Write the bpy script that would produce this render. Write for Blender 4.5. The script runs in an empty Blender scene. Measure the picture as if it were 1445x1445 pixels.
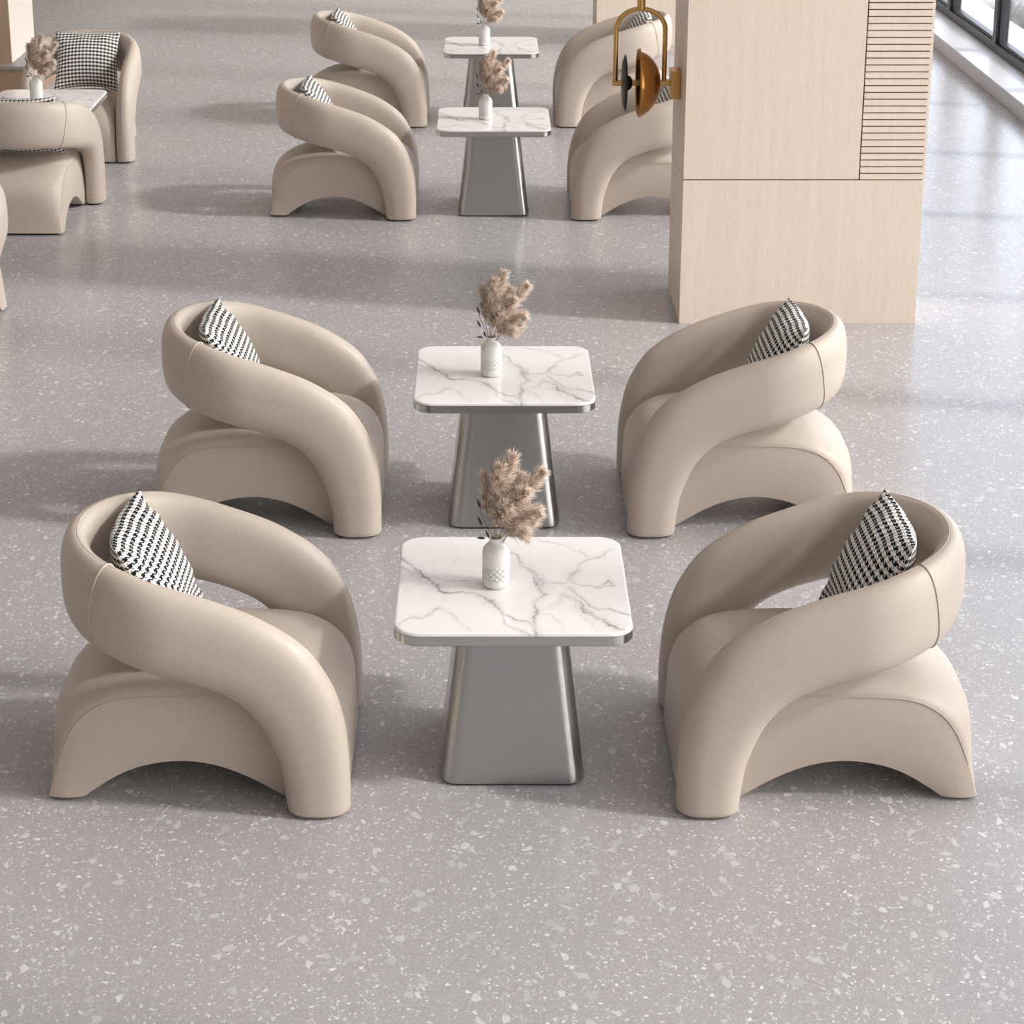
import bpy, math, random
import numpy as np
from mathutils import Vector, Matrix
random.seed(7)
PI = math.pi
scn = bpy.context.scene
COL = scn.collection

# ------------------------------------------------------------------ helpers
def mesh_obj(name, verts, faces, mat=None, parent=None, smooth=True):
    me = bpy.data.meshes.new(name)
    me.from_pydata([tuple(map(float, v)) for v in verts], [], faces)
    if smooth is True:
        me.polygons.foreach_set('use_smooth', [True]*len(me.polygons))
    elif smooth:                                   # angle threshold in degrees
        me.polygons.foreach_set('use_smooth', [True]*len(me.polygons))
        me.update()
        me.set_sharp_from_angle(angle=math.radians(smooth))
    me.update()
    o = bpy.data.objects.new(name, me)
    COL.objects.link(o)
    if mat: me.materials.append(mat)
    if parent: o.parent = parent
    return o

class MB:
    """collects simple shapes into one mesh"""
    def __init__(s): s.v = []; s.f = []
    def add(s, v, f):
        n = len(s.v); s.v += [tuple(p) for p in v]; s.f += [tuple(i+n for i in q) for q in f]
    def box(s, x0, x1, y0, y1, z0, z1, b=0.0):
        if b <= 0:
            v = [(x, y, z) for z in (z0, z1) for y in (y0, y1) for x in (x0, x1)]
            s.add(v, [(0,2,3,1),(4,5,7,6),(0,1,5,4),(2,6,7,3),(0,4,6,2),(1,3,7,5)])
            return
        import bmesh
        bm = bmesh.new(); bmesh.ops.create_cube(bm, size=1)
        for q in bm.verts:
            q.co = Vector(((x0+x1)/2+q.co.x*(x1-x0), (y0+y1)/2+q.co.y*(y1-y0), (z0+z1)/2+q.co.z*(z1-z0)))
        bmesh.ops.bevel(bm, geom=bm.edges[:], offset=b, segments=2, affect='EDGES', profile=.6)
        bm.verts.index_update()
        s.add([q.co[:] for q in bm.verts], [[q.index for q in f.verts] for f in bm.faces]); bm.free()
    def tube(s, pts, r, n=12, cap=True, closed=False):
        pts = [Vector(p) for p in pts]; rings = []
        m = len(pts); up = None
        rr = r if hasattr(r, '__len__') else [r]*m
        for i, p in enumerate(pts):
            if closed: t = pts[(i+1) % m]-pts[i-1]
            else: t = pts[min(i+1, m-1)]-pts[max(i-1, 0)]
            t.normalize()
            if up is None:
                up = t.orthogonal().normalized()
            else:
                up = (up-t*up.dot(t)).normalized()
            b = t.cross(up)
            rings.append([p+(up*math.cos(2*PI*k/n)+b*math.sin(2*PI*k/n))*rr[i] for k in range(n)])
        v = [q for R in rings for q in R]; f = []
        for i in range(m if closed else m-1):
            j = (i+1) % m
            for k in range(n):
                k2 = (k+1) % n
                f.append((i*n+k, i*n+k2, j*n+k2, j*n+k))
        if cap and not closed:
            f.append(tuple(range(n-1, -1, -1))); f.append(tuple((m-1)*n+k for k in range(n)))
        s.add(v, f)
    def lathe(s, prof, n=48, axis='z', o=(0,0,0)):
        v = []; f = []; m = len(prof)
        for r, h in prof:
            for k in range(n):
                a = 2*PI*k/n
                c = (r*math.cos(a), r*math.sin(a), h)
                if axis == 'x': c = (c[2], c[0], c[1])
                v.append((c[0]+o[0], c[1]+o[1], c[2]+o[2]))
        for i in range(m-1):
            for k in range(n):
                k2 = (k+1) % n
                f.append((i*n+k, i*n+k2, (i+1)*n+k2, (i+1)*n+k))
        if prof[0][0] > 0: f.append(tuple(range(n-1, -1, -1)))
        if prof[-1][0] > 0: f.append(tuple((m-1)*n+k for k in range(n)))
        s.add(v, f)
    def build(s, name, mat, parent=None, smooth=True): return mesh_obj(name, s.v, s.f, mat, parent, smooth)

def empty(name, loc=(0,0,0), rz=0):
    o = bpy.data.objects.new(name, None); o.empty_display_size = .1
    o.location = loc; o.rotation_euler = (0, 0, rz); COL.objects.link(o); return o
def tag(o, label, cat, group=None):
    o['label'] = label; o['category'] = cat
    if group: o['group'] = group
    return o
def struct(o): o['kind'] = 'structure'; return o
def dup(o, parent=None):
    c = o.copy(); COL.objects.link(c); c.parent = parent
    if parent: c.matrix_parent_inverse = o.matrix_parent_inverse.copy()
    for ch in list(o.children): dup(ch, c)
    return c
def smooth01(t): t = max(0., min(1., t)); return t*t*(3-2*t)

# ------------------------------------------------------------------ materials
def srgb(r, g, b):
    f = lambda c: (c/255/12.92 if c/255 <= .04045 else ((c/255+.055)/1.055)**2.4)
    return (f(r), f(g), f(b), 1)
class NT:
    def __init__(s, name):
        s.m = bpy.data.materials.new(name); s.m.use_nodes = True
        s.t = s.m.node_tree; s.n = s.t.nodes; s.l = s.t.links
        s.b = s.n['Principled BSDF']; s.out = s.n['Material Output']
    def node(s, ty, **kw):
        n = s.n.new(ty)
        for k, v in kw.items(): setattr(n, k, v)
        return n
    def link(s, a, b): s.l.new(a, b)
    def setin(s, sock, v):
        if hasattr(v, 'is_output'): s.l.new(v, sock)
        else: sock.default_value = v
    def math(s, op, a, b=None, c=None, clamp=False):
        n = s.n.new('ShaderNodeMath'); n.operation = op; n.use_clamp = clamp
        s.setin(n.inputs[0], a)
        if b is not None: s.setin(n.inputs[1], b)
        if c is not None: s.setin(n.inputs[2], c)
        return n.outputs[0]
    def mix(s, fac, a, b):
        n = s.n.new('ShaderNodeMix'); n.data_type = 'RGBA'
        s.setin(n.inputs[0], fac); s.setin(n.inputs[6], a); s.setin(n.inputs[7], b)
        return n.outputs[2]
    def ramp(s, v, lo, hi):
        n = s.n.new('ShaderNodeMapRange'); n.clamp = True
        s.setin(n.inputs[0], v); s.setin(n.inputs[1], lo); s.setin(n.inputs[2], hi)
        return n.outputs[0]
    def coord(s, kind='Object', scale=(1,1,1)):
        c = s.node('ShaderNodeTexCoord'); m = s.node('ShaderNodeMapping')
        m.inputs['Scale'].default_value = scale
        s.link(c.outputs[kind], m.inputs[0]); return m.outputs[0]
    def noise(s, vec, scale, detail=3, rough=.5):
        n = s.node('ShaderNodeTexNoise'); n.inputs['Scale'].default_value = scale
        n.inputs['Detail'].default_value = detail; n.inputs['Roughness'].default_value = rough
        if vec is not None: s.link(vec, n.inputs['Vector'])
        return n
    def bump(s, h, strength, dist):
        b = s.node('ShaderNodeBump'); b.inputs['Strength'].default_value = strength
        b.inputs['Distance'].default_value = dist
        s.link(h, b.inputs['Height']); s.link(b.outputs[0], s.b.inputs['Normal'])
    def set(s, **kw):
        for k, v in kw.items(): s.setin(s.b.inputs[k.replace('_', ' ')], v)

def m_plain(name, col, rough=.5, metal=0, **kw):
    t = NT(name); v = t.coord()
    n = t.noise(v, 60, 2)
    c2 = tuple(min(1, x*1.06) for x in col[:3])+(1,)
    t.set(Base_Color=t.mix(n.outputs[0], tuple(x*.96 for x in col[:3])+(1,), c2), Roughness=rough, Metallic=metal)
    for k, val in kw.items(): t.b.inputs[k.replace('_', ' ')].default_value = val
    return t.m

def m_leather():
    t = NT('beige_leather'); v = t.coord()
    big = t.noise(v, 5, 3); fine = t.noise(v, 260, 3, .6)
    col = t.mix(big.outputs[0], srgb(183, 169, 157), srgb(191, 177, 165))
    col = t.mix(t.ramp(fine.outputs[0], .35, .75), col, srgb(198, 185, 174))
    t.set(Base_Color=col, Roughness=.42)
    t.b.inputs['Specular IOR Level'].default_value = .42
    t.bump(fine.outputs[0], .12, .0015)
    return t.m

def m_terrazzo():
    t = NT('grey_terrazzo'); v = t.coord('Object')
    wob = t.noise(v, 35, 2)
    sub = t.node('ShaderNodeVectorMath', operation='SUBTRACT'); t.link(wob.outputs['Color'], sub.inputs[0]); sub.inputs[1].default_value = (.5, .5, .5)
    def chips(scale, prob, edge, rot, squash, warp):
        sc = t.node('ShaderNodeVectorMath', operation='SCALE'); t.link(sub.outputs[0], sc.inputs[0]); sc.inputs[3].default_value = warp
        ad = t.node('ShaderNodeVectorMath', operation='ADD'); t.link(v, ad.inputs[0]); t.link(sc.outputs[0], ad.inputs[1])
        mp = t.node('ShaderNodeMapping'); mp.inputs['Rotation'].default_value = (0, 0, rot); mp.inputs['Scale'].default_value = (1, squash, 0)
        t.link(ad.outputs[0], mp.inputs[0])
        a = t.node('ShaderNodeTexVoronoi'); a.voronoi_dimensions = '2D'; a.feature = 'F1'; a.inputs['Scale'].default_value = scale
        e = t.node('ShaderNodeTexVoronoi'); e.voronoi_dimensions = '2D'; e.feature = 'DISTANCE_TO_EDGE'; e.inputs['Scale'].default_value = scale
        for q in (a, e):
            q.inputs['Randomness'].default_value = 1
            t.link(mp.outputs[0], q.inputs['Vector'])
        sp = t.node('ShaderNodeSeparateColor'); t.link(a.outputs['Color'], sp.inputs[0])
        pick = t.math('LESS_THAN', sp.outputs[0], prob)
        thr = t.math('MULTIPLY_ADD', sp.outputs[1], edge*1.6, edge*.35)
        inside = t.ramp(t.math('SUBTRACT', e.outputs['Distance'], thr), 0, .05)
        return t.math('MULTIPLY', pick, inside), sp.outputs[2]
    base = t.mix(t.noise(v, 1.3, 3).outputs[0], srgb(165, 161, 163), srgb(171, 167, 169))
    grit = t.noise(v, 420, 2)
    base = t.mix(t.math('MULTIPLY', t.ramp(grit.outputs[0], .45, .75), .30), base, srgb(186, 184, 186))
    col = base
    for (scale, prob, edge, rot, sq, warp, lo, hi) in (
            (300, .30, .05, .4, 1.0, .004, (168,166,168), (198,197,199)),
            (150, .085, .06, 1.1, .75, .006, (176,174,176), (226,225,226)),
            (78, .050, .09, 2.0, 1.25, .010, (182,180,182), (236,235,236)),
            (46, .045, .10, 1.5, .7, .014, (180,178,180), (218,216,217)),
            (32, .036, .12, .7, .85, .018, (178,176,178), (204,202,203))):
        f, r = chips(scale, prob, edge, rot, sq, warp)
        col = t.mix(t.math('MULTIPLY', f, .9), col, t.mix(r, srgb(*lo), srgb(*hi)))
    t.set(Base_Color=col, Roughness=.24)
    t.b.inputs['Specular IOR Level'].default_value = .5
    return t.m

def m_oak(name, a, b):
    t = NT(name); v = t.coord('Object', (1, 1, .035))
    n1 = t.noise(v, 190, 4, .65); n2 = t.noise(v, 28, 3)
    f = t.math('MULTIPLY_ADD', n1.outputs[0], .75, t.math('MULTIPLY', n2.outputs[0], .35))
    t.set(Base_Color=t.mix(t.ramp(f, .35, .72), srgb(*a), srgb(*b)), Roughness=.55)
    t.bump(n1.outputs[0], .08, .001)
    return t.m

def m_steel(name, col, rough, aniso=0):
    t = NT(name); v = t.coord('Object', (60, 60, 1))
    n = t.noise(v, 8, 2)
    t.set(Base_Color=col, Metallic=1, Roughness=rough)
    if aniso:                                      # vertical brushing
        tg = t.node('ShaderNodeTangent', direction_type='RADIAL', axis='Z'); t.link(tg.outputs[0], t.b.inputs['Tangent'])
        t.b.inputs['Anisotropic'].default_value = aniso; t.b.inputs['Anisotropic Rotation'].default_value = .25
    return t.m

def m_marble():
    t = NT('white_marble'); v = t.coord()
    a = t.node('ShaderNodeAttribute'); a.attribute_name = 'vein'
    n1 = t.noise(v, 9, 5, .6); n2 = t.noise(v, 38, 3)
    cloud = t.ramp(n1.outputs[0], .5, .8)
    base = t.mix(t.math('MULTIPLY', cloud, .35), srgb(243, 239, 238), srgb(222, 219, 219))
    s = t.math('MULTIPLY', a.outputs['Fac'], t.math('MULTIPLY_ADD', n2.outputs[0], .9, .5), clamp=True)
    t.set(Base_Color=t.mix(s, base, srgb(122, 119, 121)), Roughness=.12)
    return t.m

def m_hound():
    t = NT('houndstooth_fabric')
    uv = t.node('ShaderNodeUVMap'); sp = t.node('ShaderNodeSeparateXYZ'); t.link(uv.outputs[0], sp.inputs[0])
    N = 16
    i = t.math('FLOOR', t.math('MULTIPLY', sp.outputs[0], N*8)); j = t.math('FLOOR', t.math('MULTIPLY', sp.outputs[1], 17*8))
    wA = t.math('LESS_THAN', t.math('FLOORED_MODULO', i, 8), 3.5)
    wB = t.math('LESS_THAN', t.math('FLOORED_MODULO', j, 8), 3.5)
    tw = t.math('LESS_THAN', t.math('FLOORED_MODULO', t.math('ADD', i, j), 4), 1.5)
    # twill over: warp colour on top where tw = 1
    dark = t.math('ADD', t.math('MULTIPLY', wA, tw), t.math('MULTIPLY', wB, t.math('SUBTRACT', 1, tw)), clamp=True)
    solid = t.math('MULTIPLY', wB, .30)
    dark = t.math('MAXIMUM', dark, solid)
    dark = t.math('MULTIPLY', dark, t.math('MULTIPLY_ADD', wB, .25, .75))
    v = t.coord(); n = t.noise(v, 500, 2)
    col = t.mix(dark, srgb(240, 237, 233), srgb(24, 25, 32))
    t.set(Base_Color=col, Roughness=.9)
    t.b.inputs['Specular IOR Level'].default_value = .15
    t.bump(n.outputs[0], .25, .001)
    return t.m

def m_pampas():
    t = NT('dried_pampas'); v = t.coord()
    n = t.noise(v, 55, 2)
    t.set(Base_Color=t.mix(t.ramp(n.outputs[0], .35, .65), srgb(204, 177, 156), srgb(248, 233, 220)), Roughness=.8)
    t.b.inputs['Specular IOR Level'].default_value = .2
    return t.m

def m_glass(name, tint, gloss=.08):
    t = NT(name)
    tr = t.node('ShaderNodeBsdfTransparent'); tr.inputs[0].default_value = tint
    gl = t.node('ShaderNodeBsdfGlossy'); gl.inputs['Roughness'].default_value = .02; gl.inputs[0].default_value = (1,1,1,1)
    lw = t.node('ShaderNodeLayerWeight'); lw.inputs[0].default_value = .35
    mx = t.node('ShaderNodeMixShader')
    t.link(t.math('MULTIPLY_ADD', lw.outputs['Fresnel'], .6, gloss*.3), mx.inputs[0])
    t.link(tr.outputs[0], mx.inputs[1]); t.link(gl.outputs[0], mx.inputs[2]); t.link(mx.outputs[0], t.out.inputs[0])
    return t.m

LEATHER = m_leather(); TERR = m_terrazzo()
OAK = m_oak('pale_oak', (225, 207, 191), (239, 223, 209)); OAK_S = m_oak('pale_oak_slats', (228, 209, 192), (240, 225, 210))
GROOVE = m_plain('groove_brown', srgb(120, 92, 70), .8)
STEEL = m_steel('brushed_steel', (.50, .50, .50, 1), .30, .75); STEEL_E = m_steel('steel_edge', (.56, .55, .54, 1), .2)
MARBLE = m_marble(); HOUND = m_hound(); PAMPAS = m_pampas()
BLACK = m_plain('black_rubber', srgb(28, 26, 26), .6)
CERAMIC = m_plain('white_ceramic', srgb(222, 221, 217), .25)
LEAF = m_plain('dark_leaf', srgb(62, 48, 38), .6)
STEM = m_plain('straw_stem', srgb(168, 140, 105), .7)
BRASS = m_plain('aged_brass', (.62, .38, .15, 1), .28, 1)
AMBER = m_plain('amber_gold', (.50, .24, .07, 1), .22, .85)
SMOKE = m_plain('smoked_glass', srgb(36, 28, 26), .4, 0, Specular_IOR_Level=.25)
FRAME = m_plain('anthracite_frame', srgb(46, 47, 52), .35)
STONE = m_plain('pale_stone', srgb(214, 215, 222), .35)
SNOW = m_plain('snow', srgb(240, 242, 246), .9)
GLASS = m_glass('window_glass', (.95, .962, .97, 1))

# ------------------------------------------------------------------ armchair
S_ARC, XC, AX, BY = .505, .40, .322, .338
def plan(s):
    if s <= 0: return XC-s, BY, 0., 1.
    th = s/S_ARC*PI/2
    nx, ny = -math.sin(th)/AX, math.cos(th)/BY; l = math.hypot(nx, ny)
    return XC-AX*math.sin(th), BY*math.cos(th), nx/l, ny/l
CTRL = [(-.320,.0,-.508,.0),(-.314,.09,-.509,.11),(-.300,.17,-.505,.215),(-.262,.272,-.488,.33),(-.215,.34,-.455,.43),
        (-.155,.388,-.382,.539),(-.06,.428,-.252,.629),(.03,.452,-.11,.688),(.125,.474,.03,.732),(.22,.492,.16,.765),
        (.35,.505,.325,.785),(.51,.510,.51,.792)]
ext = [tuple(2*a-b for a, b in zip(CTRL[0], CTRL[1]))]+CTRL+[(1.02-.35,.505,1.02-.325,.785)]
def band_at(u):                     # u in 0..11
    i = min(int(u), 10); f = u-i
    p0, p1, p2, p3 = ext[i:i+4]
    return [.5*((2*b)+(-a+c)*f+(2*a-5*b+4*c-d)*f*f+(-a+3*b-3*c+d)*f**3) for a, b, c, d in zip(p0, p1, p2, p3)]
MR = 44
def ring(u, side=1, shrink=1., dz=0.):
    sL, zL, sU, zU = band_at(u)
    k = smooth01((u-4)/6)
    h = .060*(1-k)+.047*k
    g = .965+.035*smooth01(u/6.5)
    out = []
    for q in range(MR):
        a = 2*PI*q/MR
        w = -math.cos(a)
        up = math.sin(a)
        w2 = math.copysign(abs(w)**.8, w)
        if up >= 0: n = h*1.04*(max(0, 1-abs(w2)**2.9))**.5
        else: n = -h*.96*(max(0, 1-abs(w2)**3.8))**.5
        n *= shrink; ww = w2*shrink
        s = (sL+sU)/2+ww*(sU-sL)/2; z = (zL+zU)/2+ww*(zU-zL)/2
        x, y, nx, ny = plan(min(s, 2*S_ARC))
        out.append((x+nx*n, side*(y*g+ny*n), z+dz))
    return out
def ridge(u, side=1, w=.985, n=-.006, off=.0):
    sL, zL, sU, zU = band_at(u)
    s = (sL+sU)/2+w*(sU-sL)/2; z = (zL+zU)/2+w*(zU-zL)/2
    x, y, nx, ny = plan(s)
    return (x+nx*n, side*(y*(.965+.035*smooth01(u/6.5))+ny*n), z+off)
def loft(rings, cap0=False, cap1=False, flip=False):
    n = len(rings[0]); v = [p for R in rings for p in R]; f = []
    for i in range(len(rings)-1):
        for k in range(n):
            k2 = (k+1) % n
            q = (i*n+k, i*n+k2, (i+1)*n+k2, (i+1)*n+k)
            f.append(q[::-1] if flip else q)
    if cap0: f.append(tuple(range(n)) if flip else tuple(range(n-1, -1, -1)))
    if cap1:
        m = (len(rings)-1)*n; q = tuple(m+k for k in range(n)); f.append(q[::-1] if flip else q)
    return v, f
U_SEAM = 9.25
def make_armchair():
    root = empty('armchair')
    # seat: a bridge with an arch under it, crowned on top
    P0 = [(.0,.012),(.022,.085),(.047,.155),(.066,.205),(.09,.25),(.112,.276),(.139,.298),(.172,.318),(.216,.332),(.30,.340),(.41,.342),(.53,.342),
          (.64,.340),(.71,.332),(.765,.316),(.81,.288),(.845,.245),(.868,.19),(.882,.13),(.889,.07),(.893,.012)]
    A0 = [(.107,.012),(.128,.03),(.155,.048),(.19,.072),(.234,.096),(.28,.113),(.327,.124),(.372,.130),(.418,.131),(.467,.125),(.516,.113),
          (.565,.094),(.613,.070),(.662,.041),(.705,.012)]
    def resample(P, n):
        P = np.array(P); d = np.r_[0, np.cumsum(np.hypot(*np.diff(P, axis=0).T))]
        t = np.linspace(0, d[-1], n)
        return np.c_[np.interp(t, d, P[:, 0]), np.interp(t, d, P[:, 1])]
    def smoothp(P, it):
        for _ in range(it):
            P[1:-1] = .25*P[:-2]+.5*P[1:-1]+.25*P[2:]
        return P
    N = 60
    out = smoothp(resample(P0, N), 3); arc = smoothp(resample(A0, N), 3)
    tan = np.gradient(out, axis=0); nor = np.c_[-tan[:, 1], tan[:, 0]]; nor /= np.linalg.norm(nor, axis=1)[:, None]
    W = .265
    ys = [math.sin(t)*W for t in np.linspace(-PI/2, PI/2, 41)]
    rings = []
    for y in ys:
        e = max(0., 1-(abs(y)/W)**3.2)**.55
        r = []
        for i in range(N):
            x, z = out[i]
            fr = i/(N-1)
            amp = .010+.078*smooth01((z-.0)/.30)
            amp *= 1-.36*smooth01((z-.22)/.1)*(1-smooth01((x-.20)/.22))
            if fr > .72: amp *= 1-.55*smooth01((fr-.72)/.2)
            r.append((x+nor[i][0]*amp*e, y, max(.012, z+nor[i][1]*amp*e)))
        for i in range(N-1, -1, -1):
            r.append((arc[i][0], y, arc[i][1]))
        rings.append(r)
    v, f = loft(rings, flip=True)
    # side cheeks
    for side in (-1, 1):
        K = 6; base = len(v)
        for k in range(K+1):
            t = k/K; bul = .010*math.sin(PI*t)**.7
            for i in range(N):
                p = out[i]*(1-t)+arc[i]*t
                v.append((p[0], side*(W+bul), p[1]))
        for k in range(K):
            for i in range(N-1):
                q = (base+k*N+i, base+k*N+i+1, base+(k+1)*N+i+1, base+(k+1)*N+i)
                f.append(q if side > 0 else q[::-1])
    seat = mesh_obj('seat', v, f, LEATHER, root, smooth=50)
    for side in (-1, 1):
        m = MB(); m.tube([(x+n[0]*.002, side*(W+.001), z+n[1]*.002) for (x, z), n in zip(out[5:50], nor[5:50])], [.0026*min(1, .25+.08*min(k, 44-k)) for k in range(45)], 6)
        m.build('piping', LEATHER, seat)
    # arms, each ending in the front leg
    us = list(np.linspace(0, U_SEAM, 64))
    for side in (1, -1):
        R = [ring(0, side, .94, .010), ring(0, side, .985, .013)]
        R += [ring(u, side, 1., .020*max(0, 1-u/1.0)) for u in us]
        v, f = loft(R, cap0=True, flip=side > 0)
        arm = mesh_obj('arm', v, f, LEATHER, root)
        m = MB(); m.tube([ridge(u, side, off=.03*max(0, 1-u)) for u in np.linspace(2.2, U_SEAM, 60)], .0026, 6); m.build('piping', LEATHER, arm)
        m = MB(); m.tube(ring(U_SEAM, side, 1.012), .0032, 6, closed=True); m.build('seam', LEATHER, arm)
        m = MB(); m.box(.75, .875, .294 if side > 0 else -.360, .360 if side > 0 else -.294, 0, .011); m.build('foot_pad', BLACK, root, False)
    ub = list(np.linspace(U_SEAM, 11, 24))
    R = [ring(u, 1) for u in ub]+[ring(u, -1) for u in ub[-2::-1]]
    v, f = loft(R, flip=True)
    back = mesh_obj('backrest', v, f, LEATHER, root)
    m = MB(); m.tube([ridge(u, 1) for u in ub]+[ridge(u, -1) for u in ub[-2::-1]], .0026, 6); m.build('piping', LEATHER, back)
    m = MB(); m.box(.018, .085, -.235, .235, 0, .013); m.build('foot_pad', BLACK, root, False)
    m = MB(); m.box(.735, .885, -.24, .24, 0, .013); m.build('foot_pad', BLACK, root, False)
    return root

# ------------------------------------------------------------------ cushion (chair space: rests on seat, leans on back)
def make_cushion():
    n = 44; v = []; f = []; uvs = {}
    Wd, Ht = .230, .214
    rnd = random.Random(3)
    a0 = Vector((.184, 0, .800)); b0 = Vector((.376, 0, .420))
    mid = (a0+b0)/2; upv = (a0-b0).normalized(); nor = Vector((upv.z, 0, -upv.x))
    def pt(i, j, s):
        u = -1+2*i/n; w = -1+2*j/n
        pinch = 1-.085*(1-w*w)**1; pinch2 = 1-.085*(1-u*u)**1
        yy = u*Wd*pinch; zz = w*Ht*pinch2
        t = (max(0, 1-abs(u)**2.1)*max(0, 1-abs(w)**2.1))**.62
        wr = .006*math.sin(9*u+4*w)*math.exp(-((w-.75)/.2)**2) + .004*math.sin(13*w)*math.exp(-((abs(u)-.85)/.15)**2)
        d = s*(.104 if s > 0 else .082*(1-.35*w))*t+(wr if t > .02 and s > 0 else 0)
        p = mid+upv*zz+nor*d
        return (p.x+.9*yy*yy, yy, p.z-(.016*abs(u)**5*(-w)**2 if w < 0 else 0))
    idx = {}
    for s in (1, -1):
        for i in range(n+1):
            for j in range(n+1):
                edge = i in (0, n) or j in (0, n)
                if s < 0 and edge: idx[(s, i, j)] = idx[(1, i, j)]; continue
                idx[(s, i, j)] = len(v); v.append(pt(i, j, s))
    fuv = []
    pos = {k: np.array(v[q]) for k, q in idx.items()}
    for sgn in (1, -1):
        U = np.zeros((n+1, n+1)); V = np.zeros((n+1, n+1))
        for j in range(n+1):
            for i in range(1, n+1): U[i, j] = U[i-1, j]+np.linalg.norm(pos[(sgn, i, j)]-pos[(sgn, i-1, j)])
            U[:, j] -= U[n//2, j]
        for i in range(n+1):
            for j in range(1, n+1): V[i, j] = V[i, j-1]+np.linalg.norm(pos[(sgn, i, j)]-pos[(sgn, i, j-1)])
            V[i, :] -= V[i, n//2]
        U = U/.404+1; V = V/.444+1
        for i in range(n):
            for j in range(n):
                q = [(i, j), (i+1, j), (i+1, j+1), (i, j+1)]
                if sgn < 0: q = q[::-1]
                f.append(tuple(idx[(sgn, a, b)] for a, b in q)); fuv.append([(U[a, b], V[a, b]) for a, b in q])
    o = mesh_obj('houndstooth_cushion', v, f, HOUND)
    uvl = o.data.uv_layers.new(name='UVMap')
    for p, uvq in zip(o.data.polygons, fuv):
        for li, c in zip(p.loop_indices, uvq): uvl.data[li].uv = c
    return o

# ------------------------------------------------------------------ side table
TW, TH = .70, .575
def rsq(half, r, t):
    """point on a rounded square, t in 0..1 around (counter-clockwise from the +x side)"""
    st = 2*(half-r); ar = PI/2*r; per = 4*(st+ar); d = (t % 1)*per
    for k in range(4):
        if d <= st: p = (half, -half+r+d); break
        d -= st
        if d <= ar:
            a = d/r; p = (half-r+r*math.cos(a), half-r+r*math.sin(a)); break
        d -= ar
    else: p = (half, -half+r); k = 3
    c, s = [(1,0),(0,1),(-1,0),(0,-1)][k]
    return (p[0]*c-p[1]*s, p[0]*s+p[1]*c)
CX3 = lambda X, Y: (X/2.834+540, Y/2.834+620)
CAMF, CAMPY, CAMTH, CAMCX, CAMH = 2894.26, 434.94, .301, 683.56, 3.234
T1 = (.085, 5.739)
def vein_xy(X, Y):
    u, w = CX3(X, Y); a = (u-CAMCX)/CAMF; b = (w-CAMPY)/CAMF; c, s = math.cos(CAMTH), math.sin(CAMTH)
    d = (a, c-b*s, -s-b*c); t = (TH-CAMH)/d[2]
    return (d[0]*t-T1[0], d[1]*t-T1[1])
VEINS = [  # (strength, width in mm, traced line on the slab)
 (.62, 3.2, [(60,450),(110,500),(150,545),(200,585),(265,608),(330,603),(390,630),(430,655),(470,690),(530,715),(600,735),(620,785)]),
 (.45, 5.5, [(380,622),(430,652),(475,690)]), (.4, 4, [(120,530),(165,560),(215,590)]),
 (.40, 2.5, [(60,505),(130,545),(200,580)]), (.38, 2.5, [(60,745),(140,710),(200,685),(225,675)]),
 (.30, 2.2, [(225,675),(300,720),(350,765)]), (.48, 3, [(490,430),(540,480),(580,520),(620,570),(640,620),(600,660),(620,720),(610,790)]),
 (.35, 7, [(575,515),(610,535),(635,575),(640,600)]), (.33, 2.4, [(580,520),(650,545),(640,590)]),
 (.36, 2.4, [(630,580),(700,575),(770,560),(800,500),(850,480),(910,435)]), (.30, 2.4, [(640,396),(720,420),(790,445),(830,470)]),
 (.55, 4, [(720,620),(780,650),(830,690),(880,720),(960,765)]), (.42, 3, [(750,590),(800,640),(850,680),(930,690),(1000,712)]),
 (.30, 10, [(820,680),(870,710),(920,740)]), (.45, 2.2, [(765,570),(830,590),(860,588),(900,560),(912,580),(860,592)]),
 (.30, 2.2, [(620,685),(720,655),(700,625),(720,610)]), (.34, 2.4, [(460,690),(490,740),(580,775),(600,790)]),
 (.20, 2, [(100,605),(140,570),(90,520)]), (.2, 2, [(640,700),(700,720),(720,790)]), (.25, 8, [(770,545),(790,520),(770,570)]),
 (.22, 2, [(860,760),(800,690),(760,640)]), (.2, 2, [(270,500),(300,470),(330,490)]), (.25, 2, [(350,560),(260,560),(160,545)])]
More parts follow.
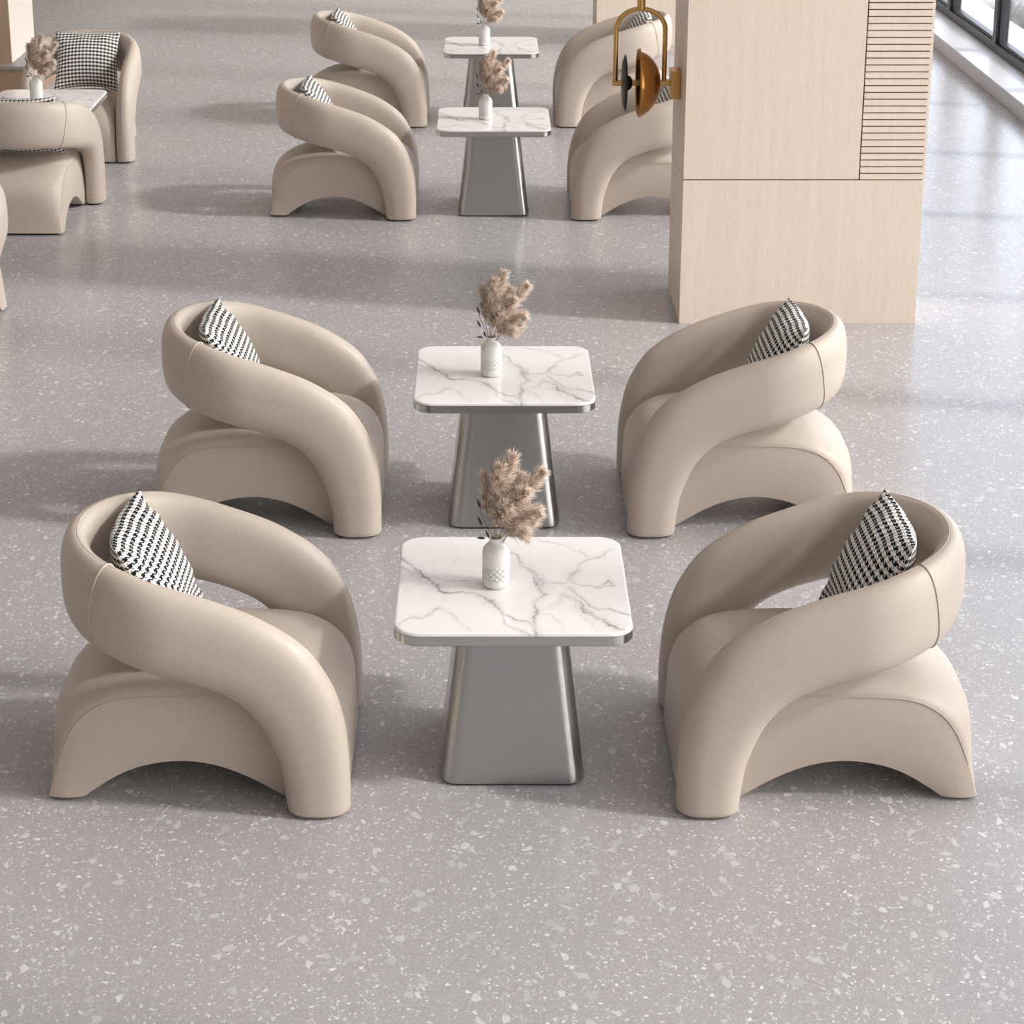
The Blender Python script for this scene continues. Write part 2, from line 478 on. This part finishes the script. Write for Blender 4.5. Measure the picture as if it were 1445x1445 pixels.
def make_table():
    root = empty('side_table')
    P, R, half, r = 560, 105, TW/2, .072
    v = [(0, 0, TH)]; f = []
    prof = [(m/R*(half-.006), TH) for m in range(1, R+1)]+[(half-.002, TH-.0015), (half-.0005, TH-.005), (half-.0005, TH-.010)]
    for hh, z in prof:
        for k in range(P):
            x, y = rsq(half, r, k/P); s = hh/half
            v.append((x*s, y*s, z))
    for k in range(P): f.append((0, 1+k, 1+(k+1) % P))
    for i in range(len(prof)-1):
        for k in range(P):
            k2 = (k+1) % P
            f.append((1+i*P+k, 1+(i+1)*P+k, 1+(i+1)*P+k2, 1+i*P+k2))
    f.append(tuple(1+(len(prof)-1)*P+k for k in range(P-1, -1, -1)))
    top = mesh_obj('marble_top', v, f, MARBLE, root, smooth=45)
    pts = np.array([q[:2] for q in v]); rs = np.random.RandomState(2); val = np.zeros(len(v))
    wob = np.zeros_like(pts)
    for fr, am in ((18, .009), (45, .006), (110, .0035)):
        for ax in (0, 1):
            for _ in range(3):
                kx, ky, ph = rs.normal(0, fr), rs.normal(0, fr), rs.uniform(0, 6.28)
                wob[:, ax] += am*.6*np.sin(pts[:, 0]*kx+pts[:, 1]*ky+ph)
    q = pts+wob
    for st, wd, line in VEINS:
        L = np.array([vein_xy(*p) for p in line]); best = np.full(len(v), 9.); st = min(.9, st*1.3)
        for a, b in zip(L[:-1], L[1:]):
            ab = b-a; t = np.clip(((q-a)@ab)/(ab@ab), 0, 1); best = np.minimum(best, np.hypot(*(q-a-t[:, None]*ab).T))
        mod = .6+.4*np.sin(pts[:, 0]*37+st*50)*np.sin(pts[:, 1]*29+wd*9)
        val = np.maximum(val, st*mod*np.exp(-(best/(wd*.001*(.55+.75*mod)))**2)+st*.30*np.exp(-(best/(wd*.0045))**2))
    at = top.data.attributes.new('vein', 'FLOAT', 'POINT'); at.data.foreach_set('value', val.astype(np.float32))
    # steel edge band under the slab
    P = 160
    prof = [(half-.02, .533), (half-.003, .533), (half, .536), (half, TH-.012), (half-.002, TH-.010), (half-.02, TH-.010)]
    rings = [[(rsq(hh, r*hh/half, k/P)[0], rsq(hh, r*hh/half, k/P)[1], z) for k in range(P)] for hh, z in prof]
    w, g = loft(rings, cap0=True)
    mesh_obj('edge_band', w, g, STEEL_E, root, smooth=40)
    # tapered pedestal
    rings = []
    for z, hh, rr in [(.006, .216, .05), (.008, .2195, .054), (.013, .2205, .056)]+[(zz, .2205-(.2205-.160)*max(0,(zz-.018)/.515)**.97, .056-.004*zz) for zz in np.linspace(.04, .534, 18)]:
        rings.append([(*rsq(hh, rr, k/P), z) for k in range(P)])
    w, g = loft(rings, cap0=True, cap1=True)
    mesh_obj('pedestal', w, g, STEEL, root, smooth=40)
    w, g = loft([[(*rsq(.212, .052, k/P), z) for k in range(P)] for z in (0, .0105)], cap0=True, cap1=True)
    mesh_obj('base_plinth', w, g, BLACK, root, smooth=40)
    return root

# ------------------------------------------------------------------ vase and dried grass
def make_vase():
    prof = [(.0005,0),(.030,0),(.036,.003),(.0405,.010),(.042,.020)]+[(.042, z) for z in np.linspace(.026, .108, 40)]+\
           [(.0415,.115),(.039,.124),(.034,.132),(.0275,.138),(.0225,.142),(.020,.147),(.0195,.153),(.021,.158),(.0215,.160),(.0195,.1605),(.017,.157),(.016,.148),(.016,.10),(.0005,.098)]
    n = 96; v = []; f = []
    for rr, z in prof:
        for k in range(n):
            a = 2*PI*k/n; d = 0
            if .018 < z < .110 and rr > .04:
                c1 = math.sin(7*a*1.0+z*PI/.0135*.75); c2 = math.sin(7*a-z*PI/.0135*.75)
                env = smooth01((z-.018)/.01)*smooth01((.088-z)/.03)
                d = -.0042*(1-min(1, 3*min(abs(c1), abs(c2))))*env
            v.append(((rr+d)*math.cos(a), (rr+d)*math.sin(a), z))
    m = len(prof)
    for i in range(m-1):
        for k in range(n):
            k2 = (k+1) % n; f.append((i*n+k, i*n+k2, (i+1)*n+k2, (i+1)*n+k))
    f.append(tuple(range(n-1, -1, -1))); f.append(tuple((m-1)*n+k for k in range(n)))
    return mesh_obj('ceramic_vase', v, f, CERAMIC, None, smooth=60)

def bez(a, b, c, t): return a*(1-t)**2+b*2*t*(1-t)+c*t*t
def make_bouquet():
    root = empty('pampas_bouquet')
    rnd = random.Random(11)
    # (mid, tip, plume start, half width, strands): x to the right, y away, z up from the vase mouth
    P = [((-.012,.005,.13),(.050,.012,.268),.30,.024,560), ((-.02,-.005,.11),(.012,-.01,.245),.38,.020,420),
         ((.045,.01,.12),(.140,.02,.215),.30,.026,560), ((.03,-.02,.10),(.085,-.035,.175),.28,.028,480),
         ((.05,-.015,.085),(.128,-.03,.105),.35,.026,460), ((-.035,.01,.10),(-.035,.02,.205),.35,.015,240),
         ((.03,.03,.12),(.07,.06,.19),.30,.026,380), ((.035,-.03,.065),(.085,-.055,.045),.35,.022,360), ((.0,-.025,.09),(.03,-.05,.13),.35,.026,380),
         ((.045,.0,.06),(.115,-.005,.065),.40,.022,320)]
    for mid, tip, st, hw, ns in P:
        a = Vector((rnd.uniform(-.006,.006), rnd.uniform(-.006,.006), -.012)); b = Vector(mid)*1.0; c = Vector(tip)
        v = []; f = []
        for _ in range(int(ns*1.5)):
            t = st+(1-st)*rnd.random()**.85
            p = bez(a, b, c, t); d = (bez(a, b, c, min(1, t+.02))-bez(a, b, c, t-.02)).normalized()
            k = (t-st)/(1-st); env = math.sin(PI*min(1, .18+k*.8))**.7
            ang = rnd.uniform(0, 2*PI); o = d.orthogonal().normalized(); o.rotate(Matrix.Rotation(ang, 3, d))
            ln = rnd.uniform(.026, .054)*(.6+.55*env)
            p0 = p+o*rnd.uniform(0, .003)
            out = (o*rnd.uniform(.35, 1.0)*hw/.025+d*rnd.uniform(.5, 1.1)).normalized()
            droop = Vector((0, 0, -1))*rnd.uniform(.1, .9)
            p1 = p0+out*ln*.5; p2 = p1+(out+droop*.8+d*.2).normalized()*ln*.5
            side = out.cross(Vector((rnd.uniform(-1,1), rnd.uniform(-1,1), rnd.uniform(-1,1)))).normalized()
            w0 = rnd.uniform(.0007, .0015)
            s2 = out.cross(side).normalized()
            n = len(v)
            for pp, ww in ((p0, w0*.5), (p1, w0), ):
                v += [pp+side*ww, pp-side*ww*.5+s2*ww*.87, pp-side*ww*.5-s2*ww*.87]
            v.append(p2)
            f += [(n,n+1,n+4,n+3),(n+1,n+2,n+5,n+4),(n+2,n,n+3,n+5),(n+3,n+4,n+6),(n+4,n+5,n+6),(n+5,n+3,n+6)]
        pl = mesh_obj('plume', v, f, PAMPAS, root)
        m = MB(); m.tube([bez(a+Vector((0,0,-.04)), b, c, t) for t in np.linspace(0, .97, 12)], [.0013*(1-.6*k/11) for k in range(12)], 6)
        m.build('stem', STEM, pl)
    # dark leafy sprig on the left
    m = MB(); sp = [Vector((-.004,0,-.05)), Vector((-.012,-.004,.01)), Vector((-.028,-.008,.05)), Vector((-.045,-.008,.09)), Vector((-.052,-.006,.125))]
    m.tube(sp, .0008, 6)
    sg = m.build('sprig', LEAF, root)
    for c, d, L in (((-.052,-.006,.122),(-.35,0,1),.034), ((-.049,-.01,.068),(-.45,0,1),.036), ((-.026,-.012,.025),(-.35,0,1),.030), ((-.046,-.012,.012),(-1,0,.05),.028)):
        d = Vector(d).normalized(); c = Vector(c); sd = Vector((0, 1, 0)); nn = d.cross(sd)
        m = MB(); prof = []
        pts = [c+d*L*(t-.5) for t in np.linspace(0, 1, 9)]
        m.tube(pts, [max(.0003, .0042*math.sin(PI*t**.8)) for t in np.linspace(0, 1, 9)], 8)
        m.build('leaf', LEAF, sg)
    return root

# ------------------------------------------------------------------ room shell
m = MB(); m.box(-9, 4.40, -2.4, 27, -.1, 0); fl = struct(m.build('floor', TERR, None, False))
m = MB(); m.box(4.05, 4.62, -2.4, 27, 0, .125, .006); struct(m.build('trim_1', STONE, None, False))
WX0, WX1 = 4.36, 4.47
WZ0, WZ1 = .125, 6.6
posts = [17.45+1.8*k for k in range(-11, 6)]  # nearer bays are out of view, added for the daylight falloff
wn = 0
for a, b in zip(posts[:-1], posts[1:]):
    wn += 1
    w = struct(empty('window_%d' % wn, (WX0, a, WZ0)))
    m = MB(); y0, y1 = .0, b-a
    m.box(0, .11, y0, y0+.055, 0, WZ1-WZ0, .004); m.box(0, .11, y1-.055, y1, 0, WZ1-WZ0, .004)
    m.box(0, .11, y0+.05, y1-.05, 0, .075, .004); m.box(0, .11, y0+.05, y1-.05, WZ1-WZ0-.075, WZ1-WZ0, .004)
    m.box(.025, .085, y0+.05, y1-.05, .07, .105, .004); m.box(.025, .085, y0+.05, y0+.085, .1, WZ1-WZ0-.07, .004); m.box(.025, .085, y1-.085, y1-.05, .1, WZ1-WZ0-.07, .004)
    m.build('frame', FRAME, w, False)
    m = MB(); m.box(.052, .058, y0+.08, y1-.08, .10, WZ1-WZ0-.07); m.build('pane', GLASS, w, False)
WALL = m_plain('wall_paint', srgb(216, 209, 202), .8)
m = MB(); m.box(-9.2, 4.62, -2.6, -2.4, -.1, 6.8); struct(m.build('unseen_wall_front', WALL, None, False))  # behind the camera; added so daylight falls off from right to left
m = MB(); m.box(-9, 4.62, 27, 27.2, -.1, 6.8); struct(m.build('wall_back', WALL, None, False))
m = MB(); m.box(-9.2, -9, -2.6, 27.2, -.1, 6.8); struct(m.build('wall_left', WALL, None, False))
m = MB(); m.box(-9.2, 4.62, -2.6, 27.2, 6.6, 6.8); struct(m.build('unseen_ceiling', m_plain('ceiling_paint', srgb(232, 228, 222), .9), None, False))  # out of view; added so light enters only through the windows
# outdoors
m = MB(); m.box(4.62, 5.0, -.5, 40, -.6, .06); struct(m.build('trim_2', SNOW, None, False))
t = NT('frozen_ground'); v = t.coord(); n = t.noise(v, 1.2, 4); t.set(Base_Color=t.mix(t.ramp(n.outputs[0], .4, .62), srgb(138,138,144), srgb(186,187,194)), Roughness=.95)
m = MB(); m.box(5.0, 60, 0, 90, -.8, -.6); g = m.build('ground', t.m, None, False); struct(g)

# ------------------------------------------------------------------ timber clad pillars
def make_pillar():
    """origin at the front left foot; 1.225 wide (x), .67 deep (y)"""
    root = empty('timber_pillar')
    Wd, Dp, Hh, zs, xs = 1.225, .67, 3.4, .767, .893
    m = MB(); m.box(.01, Wd-.01, .01, Dp-.01, 0, Hh-.01); m.build('core', GROOVE, root, False)
    m = MB(); m.box(0, Wd, 0, Dp, 0, zs-.003, .002); m.build('lower_panel', OAK, root, False)
    m = MB(); m.box(0, xs-.003, 0, Dp, zs+.003, Hh, .002); m.build('upper_panel', OAK, root, False)
    m = MB(); z = zs+.003; p = .0347
    while z < Hh-.03:
        m.box(xs+.004, Wd+.001, 0, Dp, z, z+p-.0065); z += p
    m.build('slat_panel', OAK_S, root, False)
    return root
pil = make_pillar(); pil.location = (1.01, 10.144, 0)
tag(pil, 'large pale oak pillar with horizontal slats standing behind the right armchairs', 'pillar', 'oak pillars')
p2 = dup(pil); p2.location = (1.01, 18.4, 0)
tag(p2, 'farther pale oak pillar at the top edge, behind the farthest right armchair', 'pillar', 'oak pillars')
# white column on a low counter at far left
PLASTER = m_plain('cream_plaster', srgb(236, 226, 214), .7)
m = MB(); m.box(-4.6, -3.74, 16.1, 16.95, .272, 3.4, .003); c = m.build('cream_column', PLASTER, None, False)
m = MB(); m.box(-4.6, -3.742, 16.085, 16.1, .272, 3.4); m.build('front_face', m_oak('tan_front', (168,142,118), (188,162,138)), c, False)  # thin tan sheet over the column's front, darker than its body
tag(c, 'cream square column rising from the low brown plinth at far left', 'column')
r = empty('column_plinth', (-4.2, 16.5, 0))
m = MB(); m.box(-.9, .62, -.55, .9, 0, .245, .003); m.build('plinth_body', m_oak('brown_wood', (150,122,100), (168,140,116)), r, False)
m = MB(); m.box(-.91, .63, -.56, .91, .245, .272, .003); m.build('plinth_top', m_plain('grey_stone', srgb(150,146,144), .4), r, False)
tag(r, 'low brown plinth with grey stone top under the cream column', 'plinth')

# ------------------------------------------------------------------ wall lamp on the pillar's left side
lamp = empty('wall_lamp', (1.01, 10.46, 1.205))
m = MB(); m.box(-.052, 0, -.07, .07, -.072, .072, .004); m.build('wall_plate', BRASS, lamp, False)
m = MB(); m.tube([(-.35,0,0),(-.05,0,0)], .0155, 16); m.build('rod', BRASS, lamp, 40)
m = MB(); ar = []; xr, xl, zt = -.083, -.335, .275; R = (xr-xl)/2
ar.append((xl,0,0)); ar += [(xl,0,z) for z in np.linspace(.03, zt-.02, 8)]
ar += [((xl+xr)/2-R*math.cos(a), 0, zt+R*math.sin(a)*.86) for a in np.linspace(0, PI, 25)]
ar += [(xr,0,z) for z in np.linspace(zt-.02, 0, 8)]
m.tube(ar, .0125, 14); m.build('arch_frame', BRASS, lamp)
m = MB(); m.tube([((xl+xr)/2,0,zt+R*.86-.005),((xl+xr)/2,0,.85)], .021, 20); m.build('stem', BRASS, lamp, 40)
m = MB(); m.lathe([(.0005,-.300),(.06,-.301),(.115,-.297),(.142,-.286),(.146,-.282),(.142,-.279),(.11,-.284),(.06,-.287),(.0005,-.287)], 56, 'x'); m.build('glass_disc', SMOKE, lamp)
m = MB(); m.lathe([(.0005,-.245),(.018,-.247),(.032,-.255),(.040,-.268),(.043,-.286),(.0005,-.287)], 32, 'x'); m.build('socket', BLACK, lamp)
prof = [(.0005,-.100),(.045,-.104),(.085,-.117),(.12,-.137),(.15,-.163),(.168,-.186),(.178,-.206),(.180,-.212),(.175,-.213)]
prof += [(r_*.965, x_-.007) for r_, x_ in prof[-2::-1]]
m = MB(); m.lathe(prof, 64, 'x'); m.build('dome_shade', AMBER, lamp)
tag(lamp, 'brass arch wall lamp with amber dome and smoked disc on pillar side', 'lamp')

# ------------------------------------------------------------------ trees outside the window
BARK = m_plain('pale_bark', srgb(176, 176, 182), .9)
def tree(x, y, h, r, seed, label):
    rnd = random.Random(seed)
    pts = [Vector((0,0,0))]
    for k in range(1, 8): pts.append(Vector((rnd.uniform(-.03,.03), rnd.uniform(-.03,.03), h*k/7)))
    m = MB(); m.tube(pts, [r*(1-.8*k/7) for k in range(8)], 12)
    for k in range(18):
        z = rnd.uniform(.3, .95)*h; a = rnd.uniform(0, 2*PI); L = rnd.uniform(.4, .8)
        d = Vector((math.cos(a), math.sin(a), rnd.uniform(.5, 1.1)))
        b = Vector((0,0,z)); m.tube([b, b+d*L*.5, b+d*L+Vector((0,0,.1))], [.028, .016, .004], 6)
    o = m.build('bare_tree', BARK); o.location = (x, y, -.6)
    tag(o, label, 'tree', 'bare trees outside the window')
SHRUB = m_plain('frosted_shrub', srgb(120, 122, 130), .95)
def shrub(x, y, s, seed, label):
    rnd = random.Random(seed); m = MB()
    for k in range(420):
        d = Vector((rnd.gauss(0,1), rnd.gauss(0,1), abs(rnd.gauss(0,1)))).normalized(); L = s*rnd.uniform(.5, 1)
        q = Vector((x, y, -.6)); m.tube([q+d*L*.25, q+d*L*.7, q+d*L+Vector((0,0,-.05))], [.014, .03, .006], 5)
    o = m.build('frosted_shrub', SHRUB); tag(o, label, 'shrub', 'shrubs outside the window')
EXT_TREES = [(5.62, 24.0, 6, .07), (6.55, 28.6, 6, .10), (7.35, 31.6, 6, .09), (6.12, 21.4, 6, .08)]
for k, (x, y, h, r_) in enumerate(EXT_TREES):
    tree(x, y, h, r_, k+1, ['slim pale bare tree outside, at the left end of the window', 'stout pale bare tree outside, behind the others in the window',
                            'thin pale bare tree outside, left of the window mullion', 'pale bare tree outside, right of the window mullion'][k])
shrub(5.85, 22.7, .42, 5, 'grey frosted shrub outside, left of the window mullion')
shrub(5.75, 26.0, .45, 6, 'smaller grey frosted shrub outside, at the left end of the window')

# ------------------------------------------------------------------ furniture
chair0 = make_armchair(); cush0 = make_cushion(); table0 = make_table(); vase0 = make_vase(); bq0 = make_bouquet()
used = set()
def put(src, loc, rz):
    if src.name in used: o = dup(src)
    else: used.add(src.name); o = src
    o.location = loc; o.rotation_euler = (0, 0, rz); return o
GC = 'curved beige leather armchairs'; GP = 'houndstooth cushions'
def chair(fx, fy, ang, label, plabel):
    """(fx, fy): middle of the chair's front; ang: facing direction"""
    dx, dy = math.cos(ang), math.sin(ang)
    loc = (fx-dx*.908, fy-dy*.908, 0)
    tag(put(chair0, loc, ang), label, 'armchair', GC)
    if plabel: tag(put(cush0, loc, ang), plabel, 'cushion', GP)
chair(-.397, 5.708, 0, 'large beige leather armchair nearest on the left, facing right', 'houndstooth cushion in the nearest left armchair')
chair(.568, 5.708, PI, 'large beige leather armchair nearest on the right, facing left', 'houndstooth cushion in the nearest right armchair')
chair(-.403, 7.757, 0, 'beige armchair left of the second marble table, behind the nearest left one', 'houndstooth cushion in the second left armchair of the middle row')
chair(.559, 7.757, PI, 'beige armchair right of the second marble table, in front of the oak pillar', 'houndstooth cushion in the armchair in front of the oak pillar')
chair(-.421, 12.597, 0, 'beige armchair left of the third marble table, third back on the left', 'houndstooth cushion in the third left armchair')
chair(.534, 12.597, PI, 'beige armchair partly hidden by the oak pillar, behind the brass lamp', 'houndstooth cushion beside the lamp, mostly hidden by the oak pillar')
chair(-.424, 15.30, 0, 'farthest beige armchair on the left of the farthest marble table', 'houndstooth cushion in the farthest left armchair')
chair(.528, 15.30, PI, 'farthest beige armchair on the right, seen through the lamp arch', 'houndstooth cushion seen through the brass lamp arch')
chair(-2.805, 12.80, PI/2, 'beige armchair at left edge seen from behind, back to the viewer', 'houndstooth cushion showing under the back of the turned away armchair')
chair(-2.805, 13.76, -PI/2, 'beige armchair at far left facing the viewer across the marble table', 'houndstooth cushion facing the viewer at far left')
chair(-2.812, 9.54, -PI/2, 'beige armchair cut off by the left edge, only its rear side shows', None)
GT = 'marble topped side tables'; GV = 'white ceramic vases'; GB = 'dried pampas bouquets'
for x, y, a, b, c in ((.085, 5.739, 'nearest', 'nearest white marble table with steel pedestal, between the two nearest armchairs', 0),
                   (.077, 7.695, 'second', 'second white marble table with steel pedestal, behind the nearest one', 0),
                   (.057, 12.554, 'third', 'third white marble table with steel pedestal, level with the oak pillar lamp', 0),
                   (.049, 15.20, 'farthest', 'farthest white marble table with steel pedestal, at the top of the picture', 0),
                   (-2.855, 13.135, 'far left', 'white marble table at far left between two facing armchairs', 0)):
    tag(put(table0, (x, y, 0), 0), b, 'table', GT)
    vx, vy = x-.050, y-.022
    tag(put(vase0, (vx, vy, TH), 0), 'white ceramic vase with diamond relief on the %s marble table' % a, 'vase', GV)
    tag(put(bq0, (vx, vy, TH+.150), 0), 'dried pampas grass bouquet in the vase on the %s marble table' % a, 'dried flowers', GB)

# ------------------------------------------------------------------ light
SUN_AZ = (-1.0, .22); EL = math.radians(37)
L = bpy.data.lights.new('sun', 'SUN'); L.energy = 3.0; L.angle = math.radians(4.5); L.color = (1, .955, .89)
so = bpy.data.objects.new('sun', L); COL.objects.link(so)
d = Vector((SUN_AZ[0], SUN_AZ[1], 0)).normalized()*math.cos(EL); d.z = -math.sin(EL)
so.rotation_euler = d.to_track_quat('-Z', 'Y').to_euler(); so.location = (8, 0, 8)
w = bpy.data.worlds.new('world'); scn.world = w; w.use_nodes = True
nt = w.node_tree; bg = nt.nodes['Background']
def wn_(ty, **kw):
    n = nt.nodes.new(ty)
    for k, v in kw.items(): setattr(n, k, v)
    return n
tc = wn_('ShaderNodeTexCoord'); sx = wn_('ShaderNodeSeparateXYZ'); nt.links.new(tc.outputs['Generated'], sx.inputs[0])
acc = None
def lobe(axis, sign, col, low=False):
    global acc
    m1 = wn_('ShaderNodeMath', operation='MULTIPLY', use_clamp=True); nt.links.new(sx.outputs[axis], m1.inputs[0]); m1.inputs[1].default_value = sign
    if low:                                        # strongest near the horizon
        m2 = wn_('ShaderNodeMath', operation='SUBTRACT', use_clamp=True); m2.inputs[0].default_value = 1; nt.links.new(sx.outputs[2], m2.inputs[1])
        m3 = wn_('ShaderNodeMath', operation='MULTIPLY'); nt.links.new(m1.outputs[0], m3.inputs[0]); nt.links.new(m2.outputs[0], m3.inputs[1]); m1 = m3
    v = wn_('ShaderNodeVectorMath', operation='SCALE'); v.inputs[0].default_value = col; nt.links.new(m1.outputs[0], v.inputs[3])
    a = wn_('ShaderNodeVectorMath', operation='ADD'); nt.links.new(v.outputs[0], a.inputs[0])
    if acc is None: a.inputs[1].default_value = (.16, .155, .15)
    else: nt.links.new(acc, a.inputs[1])
    acc = a.outputs[0]
def glow(d, power, col):
    global acc
    d = Vector(d).normalized()
    dp = wn_('ShaderNodeVectorMath', operation='DOT_PRODUCT'); nt.links.new(tc.outputs['Generated'], dp.inputs[0]); dp.inputs[1].default_value = d
    mx = wn_('ShaderNodeMath', operation='MAXIMUM'); nt.links.new(dp.outputs['Value'], mx.inputs[0]); mx.inputs[1].default_value = 0
    pw = wn_('ShaderNodeMath', operation='POWER'); nt.links.new(mx.outputs[0], pw.inputs[0]); pw.inputs[1].default_value = power
    v = wn_('ShaderNodeVectorMath', operation='SCALE'); v.inputs[0].default_value = col; nt.links.new(pw.outputs[0], v.inputs[3])
    a = wn_('ShaderNodeVectorMath', operation='ADD'); nt.links.new(v.outputs[0], a.inputs[0]); nt.links.new(acc, a.inputs[1]); acc = a.outputs[0]
lobe(1, -1, (.50, .47, .44), True); lobe(0, 1, (.34, .38, .44)); lobe(1, 1, (.5, .54, .6), True); lobe(2, 1, (.18, .17, .165))
glow((.80, -.50, .34), 2, (6.9, 6.6, 6.25))        # soft key lobe added to the sky, front right
glow((.34, .90, .22), 7, (4.6, 5.2, 6.4))          # bright sky beyond the window wall
nt.links.new(acc, bg.inputs[0]); bg.inputs[1].default_value = 1.0

# ------------------------------------------------------------------ camera
cd = bpy.data.cameras.new('camera'); cam = bpy.data.objects.new('camera', cd); COL.objects.link(cam)
cam.location = (0, 0, CAMH); cam.rotation_euler = (PI/2-CAMTH, 0, 0)
cd.sensor_width = 36; cd.lens = CAMF/1445*36
cd.shift_x = (722.5-CAMCX)/1445; cd.shift_y = (CAMPY-722.5)/1445
cd.clip_end = 200
scn.camera = cam
scn.view_settings.view_transform = 'Standard'; scn.view_settings.look = 'None'
scn.view_settings.exposure = 0; scn.view_settings.gamma = 1; scn.view_settings.use_curve_mapping = False
